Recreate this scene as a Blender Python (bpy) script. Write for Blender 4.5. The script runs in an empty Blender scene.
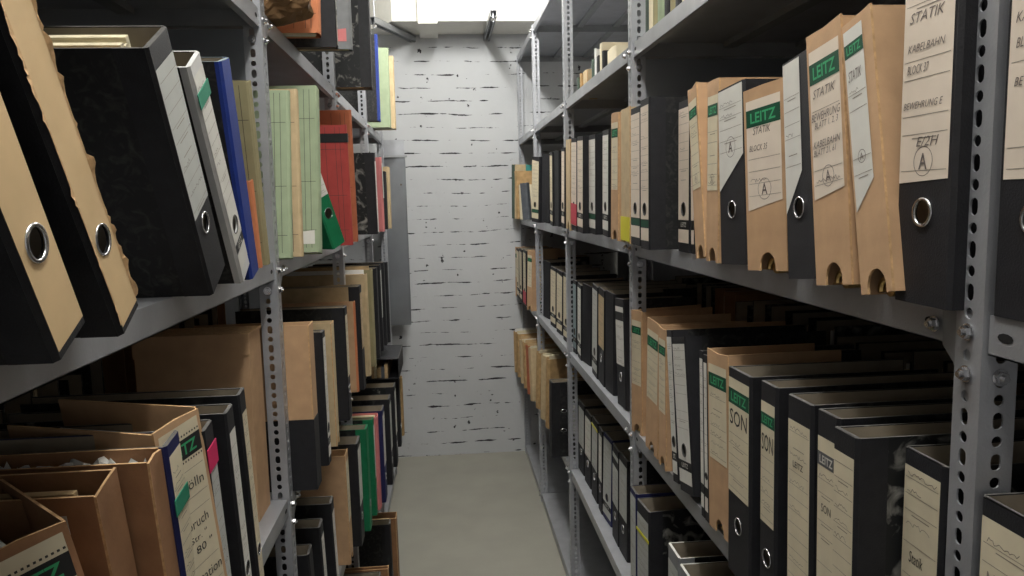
import bpy, bmesh, math, random
from mathutils import Vector, Matrix
random.seed(7)
C = bpy.context.scene.collection
S = bpy.context.scene
PI = math.pi

# ---------------------------------------------------------------- camera (eye is the origin of the survey; floor at z=FZ)
FOC = 748.43
YAW, PIT, ROL = math.radians(5.018), math.radians(6.635), math.radians(-1.34)
FW = Vector((math.sin(YAW)*math.cos(PIT), math.cos(YAW)*math.cos(PIT), -math.sin(PIT)))
R0_ = Vector((math.cos(YAW), -math.sin(YAW), 0)); U0_ = R0_.cross(FW)
RT = R0_*math.cos(ROL) + U0_*math.sin(ROL); UP = -R0_*math.sin(ROL) + U0_*math.cos(ROL)
cd = bpy.data.cameras.new('camera'); cam = bpy.data.objects.new('camera', cd); C.objects.link(cam)
cd.sensor_width = 36; cd.lens = FOC*36/1024; cd.clip_start = 0.02
M = Matrix((RT, UP, -FW)).transposed().to_4x4()
cam.matrix_world = M
S.camera = cam
S.view_settings.view_transform = 'Standard'; S.view_settings.look = 'None'
S.view_settings.gamma = 1; S.view_settings.use_curve_mapping = False
S.view_settings.exposure = 0.0
w = bpy.data.worlds.new('world'); S.world = w; w.use_nodes = True
w.node_tree.nodes['Background'].inputs[0].default_value = (1.0, 0.97, 0.93, 1)
w.node_tree.nodes['Background'].inputs[1].default_value = 0.42   # fill light added behind the camera, let in by the open near end

FZ = -1.585          # floor
CZ = 1.42            # ceiling
WY = 4.60            # far wall
LAMPS = [(0.06, 0.55, 54), (0.10, 3.05, 68)]      # x, y, watts of the two tube lamps over the aisle
for lx, ly, lw in LAMPS:
    for k in range(4):                    # the tube is lit along its length
        ld = bpy.data.lights.new('tube_light', 'POINT'); ld.shadow_soft_size = 0.05
        ld.energy = lw/4; ld.color = (1.0, 0.985, 0.95)
        lo = bpy.data.objects.new('tube_light', ld); C.objects.link(lo); lo.location = (lx, ly-.45+.3*k, 1.27)

# ---------------------------------------------------------------- materials
MATS = {}
def lin(r, g, b):
    f = lambda c: (c/255/12.92) if c/255 <= .04045 else ((c/255+.055)/1.055)**2.4
    return (f(r), f(g), f(b), 1)
def mat(name, col, rough=.7, metal=0.0, noise=.12, nscale=25, bump=.0, bscale=120, stretch=(1,1,1), emit=0, spec=.4):
    if name in MATS: return MATS[name]
    m = bpy.data.materials.new(name); m.use_nodes = True; nt = m.node_tree; N = nt.nodes; L = nt.links
    b = N['Principled BSDF']; b.inputs['Roughness'].default_value = rough; b.inputs['Metallic'].default_value = metal
    b.inputs['Specular IOR Level'].default_value = spec
    tc = N.new('ShaderNodeTexCoord'); mp = N.new('ShaderNodeMapping'); mp.inputs['Scale'].default_value = stretch
    L.new(tc.outputs['Object'], mp.inputs[0])
    nz = N.new('ShaderNodeTexNoise'); nz.inputs['Scale'].default_value = nscale; nz.inputs['Detail'].default_value = 5
    L.new(mp.outputs[0], nz.inputs['Vector'])
    rp = N.new('ShaderNodeValToRGB'); e = rp.color_ramp.elements
    e[0].position = .3; e[1].position = .7
    e[0].color = (*[c*(1-noise) for c in col[:3]], 1); e[1].color = (*[min(1, c*(1+noise)) for c in col[:3]], 1)
    L.new(nz.outputs[0], rp.inputs[0]); L.new(rp.outputs[0], b.inputs['Base Color'])
    if bump:
        n2 = N.new('ShaderNodeTexNoise'); n2.inputs['Scale'].default_value = bscale; n2.inputs['Detail'].default_value = 3
        L.new(mp.outputs[0], n2.inputs['Vector'])
        bp = N.new('ShaderNodeBump'); bp.inputs['Strength'].default_value = bump; bp.inputs['Distance'].default_value = .002
        L.new(n2.outputs[0], bp.inputs['Height']); L.new(bp.outputs[0], b.inputs['Normal'])
    if emit:
        b.inputs['Emission Color'].default_value = col; b.inputs['Emission Strength'].default_value = emit
    MATS[name] = m; return m
def marbled(name, dark, light, lo=.52, hi=.66, scale=38):
    m = mat(name, dark, .62, spec=.35); nt = m.node_tree; N = nt.nodes; L = nt.links; b = N['Principled BSDF']
    tc = N['Texture Coordinate']; nz = N.new('ShaderNodeTexNoise'); nz.inputs['Scale'].default_value = scale
    nz.inputs['Detail'].default_value = 8; nz.inputs['Distortion'].default_value = 1.2; L.new(tc.outputs['Object'], nz.inputs['Vector'])
    rp = N.new('ShaderNodeValToRGB'); rp.color_ramp.elements[0].position = lo; rp.color_ramp.elements[1].position = hi
    rp.color_ramp.elements[0].color = dark; rp.color_ramp.elements[1].color = light
    L.new(nz.outputs[0], rp.inputs[0]); L.new(rp.outputs[0], b.inputs['Base Color']); return m

STEEL = mat('galvanised_steel', lin(172,174,179), .38, .45, .10, 14, .15, 300)
STEELD = mat('dull_steel', lin(150,152,154), .45, .45, .14, 9, .1, 200)
PANEL = mat('panel_steel', lin(150,154,158), .30, .75, .12, 5, .05, 60)
CHROME = mat('chrome', lin(205,205,208), .2, 1.0, .03)
BRASS = mat('brass', lin(190,160,105), .3, 1.0, .1)
BLACK = mat('black_cloth', lin(32,32,36), .6, 0, .2, 60, .25, 500)
BLACKE = mat('black_board_edge', lin(88,86,84), .8, 0, .3, 80)
MARB = marbled('black_marbled_board', lin(30,30,31), lin(62,61,59), .5, .75, 60)
MARBL = marbled('cloud_marbled_board', lin(28,29,30), lin(150,148,142), .52, .70, 26)
INSIDE = mat('grey_board_lining', lin(150,140,124), .85, 0, .08, 50)
BROWN = mat('brown_cardboard', lin(192,156,120), .8, 0, .09, 30, .1, 200)
BROWNE = mat('brown_cardboard_edge', lin(200,162,118), .9, 0, .2, 120, .4, 300)
BROWND = mat('old_brown_cardboard', lin(148,109,78), .85, 0, .16, 22, .2, 150)
BLUE = mat('blue_cloth', lin(28,52,130), .55, 0, .1, 50, .2, 400)
NAVY = mat('navy_cloth', lin(30,34,82), .6, 0, .1, 50)
GREENB = mat('green_cloth', lin(16,112,72), .55, 0, .1, 50)
WHITEB = mat('white_board', lin(205,205,204), .55, 0, .04, 50)
GREYB = mat('grey_cover', lin(128,130,132), .6, 0, .1, 40)
SLATE = mat('slate_cover', lin(80,84,90), .6, 0, .15, 40)
TEAL = mat('teal_cover', lin(70,150,145), .7, 0, .1)
PGREEN = mat('pale_green_folder', lin(154,168,138), .8, 0, .07, 30)
DGREEN = mat('dark_green_folder', lin(72,88,78), .8, 0, .1)
OLIVE = mat('olive_folder', lin(150,142,108), .8, 0, .08)
ORANGE = mat('orange_folder', lin(204,128,88), .75, 0, .08)
RED = mat('red_folder', lin(172,66,62), .75, 0, .1)
BRICKR = mat('rust_folder', lin(176,104,72), .8, 0, .1)
PINK = mat('pink_folder', lin(214,130,130), .8, 0, .06)
TAN = mat('tan_folder', lin(194,172,136), .85, 0, .12, 30, .2)
BUFF = mat('buff_folder', lin(178,146,102), .85, 0, .2, 40, .3)
CREAM = mat('cream_label', lin(214,203,176), .8, 0, .05, 30)
LWHITE = mat('white_label', lin(214,212,205), .8, 0, .04, 30)
LGREY = mat('grey_label', lin(186,188,184), .8, 0, .04, 30)
LPINK = mat('rose_cream_label', lin(222,208,192), .8, 0, .03, 30)
LBLUE = mat('blue_grey_label', lin(140,156,160), .8, 0, .04, 30)
LYEL = mat('straw_label', lin(214,184,140), .8, 0, .10, 14)
INK = mat('ink', lin(60,58,56), .8, 0, .1); INKL = mat('faded_ink', lin(142,134,122), .8, 0, .1)
PENC = mat('pencil', lin(112,102,98), .8, 0, .1)
BANDG = mat('dark_green_band', lin(18,74,52), .7, 0, .08); LETG = mat('bright_green_letters', lin(60,160,108), .7, 0, .05)
BANDK = mat('dark_band', lin(38,38,38), .7, 0, .1); LETW = mat('pale_letters', lin(205,203,195), .7, 0, .05)
BANDS = mat('grey_band', lin(92,92,94), .7, 0, .08)
PAPER = mat('paper_edges', lin(206,196,168), .9, 0, .18, 40, .5, 200, (1,1,8))
PAPER2 = mat('aged_paper_edges', lin(188,160,120), .9, 0, .2, 40, .5, 200, (1,1,8))
PAPERW = mat('white_sheets', lin(222,222,218), .85, 0, .05)
YTAG = mat('yellow_tag', lin(214,206,52), .6, 0, .03); RTAG = mat('red_tag', lin(196,70,84), .6, 0, .03); PTAG = mat('magenta_tag', lin(206,40,96), .6, 0, .03)
GTAG = mat('green_stripe', lin(40,132,104), .6, 0, .03)
RUBBER = mat('black_rubber', lin(24,24,26), .7, 0, .1)

# ---------------------------------------------------------------- helpers
def link(name, verts, faces, mats, fm=None, parent=None, loc=(0,0,0), smooth=False):
    me = bpy.data.meshes.new(name); me.from_pydata([tuple(v) for v in verts], [], faces)
    for m in mats: me.materials.append(m)
    if fm: me.polygons.foreach_set('material_index', fm)
    if smooth: me.polygons.foreach_set('use_smooth', [True]*len(faces))
    me.update()
    o = bpy.data.objects.new(name, me); C.objects.link(o); o.location = loc
    if parent: o.parent = parent
    return o
class MB:
    def __init__(s): s.v=[]; s.f=[]; s.m=[]; s.mats=[]
    def mi(s, m):
        if m not in s.mats: s.mats.append(m)
        return s.mats.index(m)
    def poly(s, pts, m):
        b=len(s.v); s.v += [tuple(p) for p in pts]; s.f.append(tuple(range(b,b+len(pts)))); s.m.append(s.mi(m))
    def add(s, vs, fs, m):
        b=len(s.v); s.v += [tuple(p) for p in vs]; k=s.mi(m)
        for f in fs: s.f.append(tuple(b+i for i in f)); s.m.append(k)
    def box(s, x0,x1,y0,y1,z0,z1, m, top=None):
        vs=[(x,y,z) for z in (z0,z1) for y in (y0,y1) for x in (x0,x1)]
        s.add(vs, [(0,2,3,1),(0,1,5,4),(2,6,7,3),(0,4,6,2),(1,3,7,5)], m); s.add(vs,[(4,5,7,6)], top or m)
    def cyl(s, c, axis, r, h, m, n=12, r2=None):
        ax=Vector(axis).normalized(); t=ax.orthogonal().normalized(); bt=ax.cross(t); c=Vector(c); r2 = r if r2 is None else r2
        vs=[c+(t*math.cos(2*PI*i/n)+bt*math.sin(2*PI*i/n))*r for i in range(n)]+[c+ax*h+(t*math.cos(2*PI*i/n)+bt*math.sin(2*PI*i/n))*r2 for i in range(n)]
        s.add(vs,[(i,(i+1)%n,(i+1)%n+n,i+n) for i in range(n)]+[tuple(range(n))[::-1],tuple(range(n,2*n))],m)
    def torus(s, c, axis, R, r, m, n=20, k=6, sx=1, sz=1, a0=0, a1=2*PI):
        c=Vector(c); full = abs(a1-a0-2*PI)<1e-6; cnt = n if full else n+1; vs=[]
        ax=Vector(axis).normalized(); t=Vector((1,0,0)) if abs(ax.x)<.9 else Vector((0,1,0)); bt=Vector((0,0,1))
        for i in range(cnt):
            a=a0+(a1-a0)*i/n; d=t*math.cos(a)*sx+bt*math.sin(a)*sz
            for j in range(k):
                b=2*PI*j/k; vs.append(c+d*(R+r*math.cos(b))+ax*r*math.sin(b))
        fs=[]
        for i in range(n if full else n):
            i2=(i+1)%cnt
            for j in range(k): fs.append((i*k+j,i2*k+j,i2*k+(j+1)%k,i*k+(j+1)%k))
        s.add(vs,fs,m)
    def build(s, name, parent=None, loc=(0,0,0), smooth=False): return link(name, s.v, s.f, s.mats, s.m, parent, loc, smooth)
def thing(name, label, cat, group=None, loc=(0,0,0), rot=(0,0,0), order='XYZ'):
    o=bpy.data.objects.new(name,None); C.objects.link(o); o.location=loc; o.rotation_euler=rot; o.empty_display_size=.05
    return tag(o,label,cat,group)
def tag(o,label,cat,group=None):
    o['label']=label; o['category']=cat
    if group: o['group']=group
    return o
def struct(o): o['kind']='structure'; return o

def holed(a0,a1,b0,b1,ca,cb,ra,rb,n=16,sq=False):
    """faces of rectangle with an elliptical (or slot) hole, in 2D; returns verts, quads, inner ring idx"""
    ang=sorted(set([2*PI*i/n for i in range(n)]+[math.atan2(b-cb,a-ca)%(2*PI) for a in (a0,a1) for b in (b0,b1)]))
    inn=[];out=[]
    for t in ang:
        c,s_=math.cos(t),math.sin(t)
        if sq:                       # slot: half circles joined by straight sides
            r=min(ra,rb); ex=abs(rb-ra)
            inn.append((ca+r*c, cb+r*s_+(ex if s_>1e-9 else -ex if s_<-1e-9 else 0)))
        else: inn.append((ca+ra*c, cb+rb*s_))
        k=min(((a1-ca)/c if c>1e-9 else (a0-ca)/c if c<-1e-9 else 1e9),((b1-cb)/s_ if s_>1e-9 else (b0-cb)/s_ if s_<-1e-9 else 1e9))
        out.append((ca+k*c,cb+k*s_))
    N=len(ang); return inn+out,[(i,N+i,N+(i+1)%N,(i+1)%N) for i in range(N)],N

TXT={}
def glyphs(s, bold=0.0, shear=0.0):
    k=(s,bold,shear)
    if k not in TXT:
        cu=bpy.data.curves.new('lettering','FONT'); cu.body=s; cu.size=1; cu.offset=bold; cu.shear=shear; cu.resolution_u=2
        ob=bpy.data.objects.new('lettering',cu); C.objects.link(ob)
        bpy.context.view_layer.update(); me=ob.to_mesh()
        vs=[(v.co.x,v.co.y) for v in me.vertices]; fs=[tuple(p.vertices) for p in me.polygons]
        x0=min(v[0] for v in vs); x1=max(v[0] for v in vs); y0=min(v[1] for v in vs); y1=max(v[1] for v in vs)
        ob.to_mesh_clear(); bpy.data.objects.remove(ob); bpy.data.curves.remove(cu)
        TXT[k]=([((x-x0)/(x1-x0),(y-y0)/(y1-y0)) for x,y in vs],fs,(x1-x0)/(y1-y0))
    return TXT[k]
def put_text(mb,s,u0,u1,v0,v1,y,m,bold=0.0,shear=0.0,rise=0.0):
    vs,fs,_=glyphs(s,bold,shear)
    mb.add([(u0+x*(u1-u0),y,v0+z*(v1-v0)+x*rise) for x,z in vs],fs,m)
def ribbon(mb,pts,wd,y,m):
    for a,b in zip(pts,pts[1:]):
        d=Vector((b[0]-a[0],b[1]-a[1])); 
        if d.length<1e-6: continue
        n=Vector((-d.y,d.x)).normalized()*wd/2
        mb.poly([(a[0]-n.x,y,a[1]-n.y),(b[0]-n.x,y,b[1]-n.y),(b[0]+n.x,y,b[1]+n.y),(a[0]+n.x,y,a[1]+n.y)],m)
def scribble(mb,u0,u1,v,amp,y,m,rnd,wd=.0006,rise=0.0):
    pts=[];u=u0
    while u<u1:
        pts.append((u,v+rnd.uniform(-.3,1)*amp+rise*(u-u0)/(u1-u0+1e-6))); u+=rnd.uniform(.5,1.1)*amp*.75
    if len(pts)>1: ribbon(mb,pts,wd,y,m)

# ---------------------------------------------------------------- pixel survey: lines of the shelves are known, pixels give how far along them
def solveY(X,z,px):
    """Y of the point on the line (X,*,z) that the survey photograph shows in column px"""
    k=(px-512)/FOC; a=RT-k*FW
    return -(a.x*X+a.z*z)/a.y
def onX(px,py,X):
    d=FW+RT*((px-512)/FOC)-UP*((py-288)/FOC); return d*(X/d.x)
ZS={0:.368,1:-.107,2:-.585,3:-1.055,4:-1.537}   # shelf tops
SIDE={'R':1,'L':-1}

KIND=('binder','slipcase','folder')
def scr_label(mb,u0,u1,v0,v1,y,paper,rnd,o,w):
    """printed lines, band, writing on a paper label that spans u0..u1, v0..v1"""
    H=v1-v0; W=u1-u0; y1=y-.0002; y2=y-.0004
    rise=0
    top=v1
    if o.get('band'):
        bm,lm,word=o['band']; bt=v1-.018*H/.2*1.0 if H<.2 else v1-.018; bh=min(.024,W*.42) if W>.03 else .016
        mb.poly([(u0,y1,bt-bh),(u1,y1,bt-bh),(u1,y1,bt),(u0,y1,bt)],bm)
        if o.get('dots'):
            n=int(W/.0045)
            for i in range(n):
                uu=u0+(i+.5)*W/n
                for vv in (bt+.003,bt-bh-.0045): mb.poly([(uu-.0011,y1,vv),(uu+.0011,y1,vv),(uu+.0011,y1,vv+.0022),(uu-.0011,y1,vv+.0022)],INK)
        if word: put_text(mb,word,u0+W*.13,u1-W*.13,bt-bh*.80,bt-bh*.2,y2,lm,.02)
        top=bt-bh
    for (s,fv,hh,fu0,fu1,mm,bo,sh) in o.get('text',[]):
        put_text(mb,s,u0+W*fu0,u0+W*fu1,v0+H*fv,v0+H*fv+hh,y2,mm,bo,sh,rise=o.get('rise',0))
    if o.get('circleA'):
        cu,cv=u0+W*.5,v0+H*o['circleA']; R=W*.19
        ribbon(mb,[(cu+R*math.cos(a*PI/10),cv+R*math.sin(a*PI/10)) for a in range(21)],.0007,y1,PENC)
        put_text(mb,'A',cu-R*.45,cu+R*.45,cv-R*.55,cv+R*.55,y2,PENC,.01)
    if o.get('lines',1) and W>.012:
        n=int(H/.017); 
        for i in range(n):
            v=v0+.008+i*.017
            if v>top-.012: break
            if any(v0+H*t_[1]-.002<v<v0+H*t_[1]+t_[2]+.002 for t_ in o.get('text',[])): continue
            if rnd.random()<.8: mb.poly([(u0+W*.04,y1,v),(u1-W*.04,y1,v+.0),(u1-W*.04,y1,v+.0006),(u0+W*.04,y1,v+.0006)],INKL)
            free=all(not(v0+H*t[1]-.006<v+.004<v0+H*t[1]+t[2]+.004) for t in o.get('text',[]))
            if free and rnd.random()<o.get('scrib',.35): scribble(mb,u0+W*.1,u0+W*rnd.uniform(.5,.92),v+.003,.004,y1,PENC if rnd.random()<.6 else INKL,rnd,.0006)
            if free and rnd.random()<.35: mb.poly([(u0+W*.25,y1,v-.004),(u0+W*.75,y1,v-.004),(u0+W*.75,y1,v-.003),(u0+W*.25,y1,v-.003)],INKL)

def edges(side,r,t):
    """near and far Y of a leaning file at height fraction t"""
    o,X,Y0,zz,w_,H,lean,yaw=r; d=math.sin(lean)*H*t; wc=w_*math.cos(lean)
    return (Y0-wc-d,Y0-d) if side=='R' else (Y0+d,Y0+wc+d)
def resolve(side,out):
    posts=[(p-.003,p+.034) for p in POSTY[side]]
    def shrink(r,amt,edge):        # take amt off the width at edge 'n' or 'f', then shift
        k=min(amt,r[4]*.4); c=math.cos(r[6])
        if side=='R':
            r[4]-=k
            if edge=='f': r[2]-=k*c
            rest=amt-k; r[2]+= rest if edge=='n' else -rest
        else:
            r[4]-=k
            if edge=='n': r[2]+=k*c
            rest=amt-k; r[2]+= rest if edge=='n' else -rest
    for it in range(3):
        for r in out:
            if r[0].get('free'): continue
            for a,b in posts:
                e=[edges(side,r,t) for t in (0,1)]; n=min(x[0] for x in e); f=max(x[1] for x in e)
                if n<b and f>a and abs(r[1])<.49:
                    if (n+f)/2>(a+b)/2: shrink(r,b-n,'n')
                    else: shrink(r,f-a,'f')
        out.sort(key=lambda r:edges(side,r,0)[0])
        for A_,B_ in zip(out,out[1:]):
            if A_[0].get('free') or B_[0].get('free'): continue
            def ov(): return max(edges(side,A_,t)[1]-edges(side,B_,t)[0] for t in (0,.5,1))+.0008
            if ov()>0:
                if ov()>.4*max(A_[4],B_[4]): B_[6]=A_[6]
                if ov()>0:
                    if side=='R': shrink(B_,ov(),'n')
                    else:
                        k=min(ov(),A_[4]*.4); A_[4]-=k
                        if ov()>0: shrink(B_,ov(),'n')
def arch(name,label,cat,group,side,X,Y0,z,w_,h,lean,yaw,o,rnd):
    """Y0 = bottom-left corner of the spine. local x along spine (left to right), y into the shelf, z up"""
    sg=SIDE[side]; D=o.get('D',.285)
    s=w_ if lean>0 else 0.0
    # pivot (world) : bottom-left corner moves by tilt, so put the pivot corner on the shelf
    du=s*math.cos(lean)
    U=Vector((0,-1,0)) if side=='R' else Vector((0,1,0))
    base=Vector((X,Y0,z))
    rz=(-PI/2 if side=='R' else PI/2)
    rz+= (yaw if side=='R' else -yaw)
    Rm=Matrix.Rotation(rz,3,'Z')
    base+=Rm@Vector((du,0,0))
    t=thing(name,label,cat,group)
    t.matrix_world=Matrix.Translation(base)@Rm.to_4x4()@Matrix.Rotation(lean,4,'Y')
    a,b=-s,w_-s
    cov,spm,edge=o['cover'],o.get('spine',o['cover']),o.get('edge',BLACKE)
    T=min(.0024,w_*.2)
    kind=o['kind']
    def wob(k): return rnd.uniform(-1,1)*k
    if kind=='folder':
        mb=MB()
        th=min(.0012,w_*.2)
        # folded cover: near/far leaves and rounded fold
        n=5; prof=[(a,D)]+[(a+(b-a)*(.5-.5*math.cos(PI*i/n)), .006-.006*math.sin(PI*i/n)) for i in range(n+1)]+[(b,D)]
        pi=[(a+th,D)]+[(a+th+(b-a-2*th)*(.5-.5*math.cos(PI*i/n)), .008-.006*math.sin(PI*i/n)) for i in range(n+1)]+[(b-th,D)]
        hh=[h+wob(.002) for _ in prof]
        for i in range(len(prof)-1):
            p,q,r,s_=prof[i],prof[i+1],pi[i+1],pi[i]
            mb.poly([(p[0],p[1],0),(q[0],q[1],0),(q[0],q[1],hh[i+1]),(p[0],p[1],hh[i])],spm if 0<i<len(prof)-2 else cov)
            mb.poly([(s_[0],s_[1],0),(r[0],r[1],0),(r[0],r[1],hh[i+1]),(s_[0],s_[1],hh[i])][::-1],cov)
            mb.poly([(p[0],p[1],hh[i]),(q[0],q[1],hh[i+1]),(r[0],r[1],hh[i+1]),(s_[0],s_[1],hh[i])],edge)
        if o.get('grid'):
            nx=a if side=='L' else b; off=-.0004 if side=='L' else .0004
            for vv in (.13*h,.42*h,.80*h): mb.poly([(nx+off,.008,vv),(nx+off,D*.95,vv),(nx+off,D*.95,vv+.0009),(nx+off,.008,vv+.0009)],INK)
            for dd in (.018,.03,.055): mb.poly([(nx+off,dd,.01),(nx+off,dd+.0009,.01),(nx+off,dd+.0009,h*.98),(nx+off,dd,h*.98)],INK)
        mb.build('cover',t)
        ps=MB(); k=max(1,min(5,int((w_-2*th)/.006)))
        for i in range(k):
            u0=a+th+.0006+(b-a-2*th-.0012)*i/k; u1=a+th+.0006+(b-a-2*th-.0012)*(i+1)/k-.0004
            ps.box(u0,u1,.010+abs(wob(.004)),D-.012+wob(.008),.002,h-.012+wob(.009) if not o.get('ragged') else h-.004+wob(.02),rnd.choice([PAPER,PAPER,PAPER2,PAPERW]))
        ps.build('paper_stack',t)
        if o.get('patch'):
            nx=a if side=='L' else b; off=-.0008 if side=='L' else .0008
            m=MB(); m.poly([(nx+off,.012,.018),(nx+off,.04,.018),(nx+off,.04,.045),(nx+off,.012,.048)],o.get('pm',LWHITE)); m.build('sticker',t)
        if o.get('strap'):
            m=MB(); e=.001; m.box(a-e,b+e,-.0012,D*.5,h-.045,h-.022,RUBBER); m.build('strap',t)
        if o.get('label') and w_>.004:
            m=MB(); m.poly([(a+.1*w_,-.001,h*.45),(b-.1*w_,-.001,h*.45),(b-.1*w_,-.001,h*.92),(a+.1*w_,-.001,h*.92)],o['label']); m.build('spine_label',t)
        return t
    # ---- binder or slipcase
    hr=.0125 if w_>.042 else w_*.28; hv=o.get('hole',.083)
    hole = kind=='binder' and o.get('ring',1) and w_>.02
    ch=min(.0035,w_*.08); y0=0.0; y1=.0026
    mb=MB(); cu=(a+b)/2
    if kind=='binder':
        if hole:
            vs,fs,N=holed(a+ch,b-ch,0,h,cu,hv,hr,hr,18)
            mb.add([(p[0],y0,p[1]) for p in vs],fs,spm); mb.add([(p[0],y1,p[1]) for p in vs],[f[::-1] for f in fs],INSIDE)
            mb.add([(p[0],y0,p[1]) for p in vs[:N]]+[(p[0],y1,p[1]) for p in vs[:N]],[(i,(i+1)%N,(i+1)%N+N,i+N) for i in range(N)],spm)
        else: mb.box(a+ch,b-ch,y0,y1,0,h,spm,edge)
        for (p,q) in (((a,ch),(a+ch,0)),((b-ch,0),(b,ch))):
            mb.poly([(p[0],p[1],0),(q[0],q[1],0),(q[0],q[1],h),(p[0],p[1],h)],spm)
            r=(p[0] if p[0]>(a+b)/2 else p[0]+.0022, y1+ch) 
        mb.poly([(a+ch,y0,h),(b-ch,y0,h),(b,ch,h),(b,ch+.002,h),(a,ch+.002,h),(a,ch,h)],edge)
        mb.poly([(a+ch,y0,0),(b-ch,y0,0),(b,ch,0),(b,ch+.002,0),(a,ch+.002,0),(a,ch,0)],spm)
    else:   # slipcase front with a thumb notch at the foot
        r=min(.017,w_*.30); cx=a+w_*.52
        pts=[(a,0),(cx-r,0)]+[(cx-r*math.cos(PI*i/10),.006+r*1.15*math.sin(PI*i/10)) for i in range(11)]+[(cx+r,0),(b,0),(b,h+wob(.002)),(cx,h+wob(.003)),(a,h+wob(.002))]
        n=len(pts)
        mb.poly([(p[0],0,p[1]) for p in pts],spm); mb.poly([(p[0],y1,p[1]) for p in pts][::-1],INSIDE if not o.get('old') else BROWND)
        mb.add([(p[0],0,p[1]) for p in pts]+[(p[0],y1,p[1]) for p in pts],[(i,n+i,n+(i+1)%n,(i+1)%n) for i in range(n)],edge)
    mb.build('spine',t)
    for k,(u0,u1) in enumerate(((a,a+T),(b-T,b))):
        m=MB(); hh=h+wob(.0008)
        st=o.get('strip',.034) if kind=='binder' else .0
        yy=ch if kind=='binder' else y1
        if st: m.box(u0-(.0004 if k==0 else 0),u1+(.0004 if k else 0),yy,st,0,hh,spm,edge)
        m.box(u0,u1,max(st,yy),D,0,hh,cov,edge)
        # grey lining on the inner face
        ui=u1+.0002 if k==0 else u0-.0002
        q=[(ui,yy,.001),(ui,D-.001,.001),(ui,D-.001,hh-.001),(ui,yy,hh-.001)]
        if st: m.poly(q if k else q[::-1],INSIDE if cov is not BROWN and cov is not BROWND else cov)
        m.build('side_cover',t)
    # papers
    if w_>.012:
        ps=MB(); fill=o.get('fill',rnd.uniform(.45,.9)); pw=(w_-2*T-.002)*fill; k=max(1,int(pw/.007)); u=(b-T-.001-pw) if side=='R' else (a+T+.001)
        ph=o.get('ph',h-.022)
        for i in range(k):
            u1=u+pw/k; ps.box(u,u1-.0004,.028+abs(wob(.006)),D-.028+wob(.01),.004,ph+wob(.006) if not o.get('ragged') else ph+wob(.014),rnd.choice([PAPER,PAPER,PAPER2,PAPERW])); u=u1
        ps.build('paper_stack',t)
    # ring / brass clip
    if hole:
        m=MB(); rr=.0013 if w_>.05 else .0008
        m.torus((cu,-.0003,hv),(0,1,0),hr,rr*1.5 if o.get('bigring') else rr,CHROME if o.get('tmpl',2)!=1 else BLACKE,22,6); m.build('finger_ring',t,smooth=True)
    if kind=='slipcase' and w_>.02:
        m=MB(); r=min(.014,w_*.24); m.torus((a+w_*.52,.012,.002),(0,1,0),r*.95,.0032,BRASS,14,6,a0=0,a1=PI); m.cyl((a+w_*.52,.014,.004),(0,1,0),r*.62,.03,BRASS,10); m.box(a+w_*.2,b-w_*.15,.012,.10,.0008,.0025,BRASS)
        m.build('brass_clip',t,smooth=False)
    # label
    tm=o.get('tmpl'); lm=o.get('label',CREAM); yl=-.0005
    if tm==1:      # long label, finger hole through it, band and small patch below
        m=MB(); u0,u1=a+max(ch,.003 if w_>.02 else 0),b-max(ch,.004 if w_>.02 else 0); v0,v1=.062,h-.014
        if hole:
            vs,fs,N=holed(u0,u1,v0,v0+.055,cu,hv,hr+.001,hr+.001,18); m.add([(p[0],yl,p[1]) for p in vs],fs,lm)
            m.poly([(u0,yl,v0+.055),(u1,yl,v0+.055),(u1,yl,v1-(.008 if o.get('torn') else 0)),(u0,yl,v1)],lm)
        else: m.poly([(u0,yl,v0),(u1,yl,v0),(u1,yl,v1),(u0,yl,v1)],lm)
        bm,bl,word=o.get('foot',(BANDK,LETW,'LEITZ'))
        m.poly([(u0,yl,.046),(u1,yl,.046),(u1,yl,.060),(u0,yl,.060)],bm)
        if word and w_>.03: put_text(m,word,u0+(u1-u0)*.25,u0+(u1-u0)*.75,.049,.0575,yl-.0003,bl,.01)
        m.poly([(u0,yl,.018),(u1,yl,.018),(u1,yl,.044),(u0,yl,.044)],lm)
        oo=dict(o); scr_label(m,u0,u1,v0+.055,v1,yl,lm,rnd,oo,w_); m.build('spine_label',t)
    elif tm==2 or tm==3:
        m=MB(); mg=.004 if tm==2 else w_*.07
        if o.get('full'): v0,v1=h*.02,h-.03
        elif tm==2: v0,v1=h*.385,h-.022
        else: v0,v1=h*(.40 if not o.get('low') else .34),h-.024
        v0=h*o['lab'][0] if o.get('lab') else v0; v1=h*o['lab'][1] if o.get('lab') else v1
        sk=o.get('skew',0)
        u0,u1=a+mg+(b-a)*o.get('lsh',0),b-mg-(b-a)*o.get('lr',0)
        if hole and v0<hv-.02:
            vs,fs,N=holed(u0,u1,v0,hv+.03,cu,hv,hr+.0008,hr+.0008,18); m.add([(p[0],yl,p[1]) for p in vs],fs,lm)
            m.poly([(u0,yl,hv+.03),(u1,yl,hv+.03),(u1,yl,v1),(u0,yl,v1)],lm)
            if o.get('rag'):      # peeling torn flakes along both long edges
                for e,sg_ in ((u0,-1),(u1,1)):
                    vv=v0+.004; wd=.002; pr=None
                    while vv<v1-.006:
                        wd=max(.0006,min(.0055,wd+rnd.uniform(-.0022,.0022))) if rnd.random()>.12 else .0006
                        lift=-.0008-wd*rnd.uniform(.1,.5); cur=((e-sg_*.0012,yl-.0003,vv),(e+sg_*wd,lift,vv+rnd.uniform(-.001,.001)))
                        if pr: m.poly([pr[0],pr[1],cur[1],cur[0]],BROWNE)
                        pr=cur; vv+=rnd.uniform(.0025,.006)
        else: m.poly([(u0,yl,v0),(u1,yl,v0+sk),(u1,yl,v1),(u0,yl,v1-abs(sk)*.0)],lm)
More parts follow.
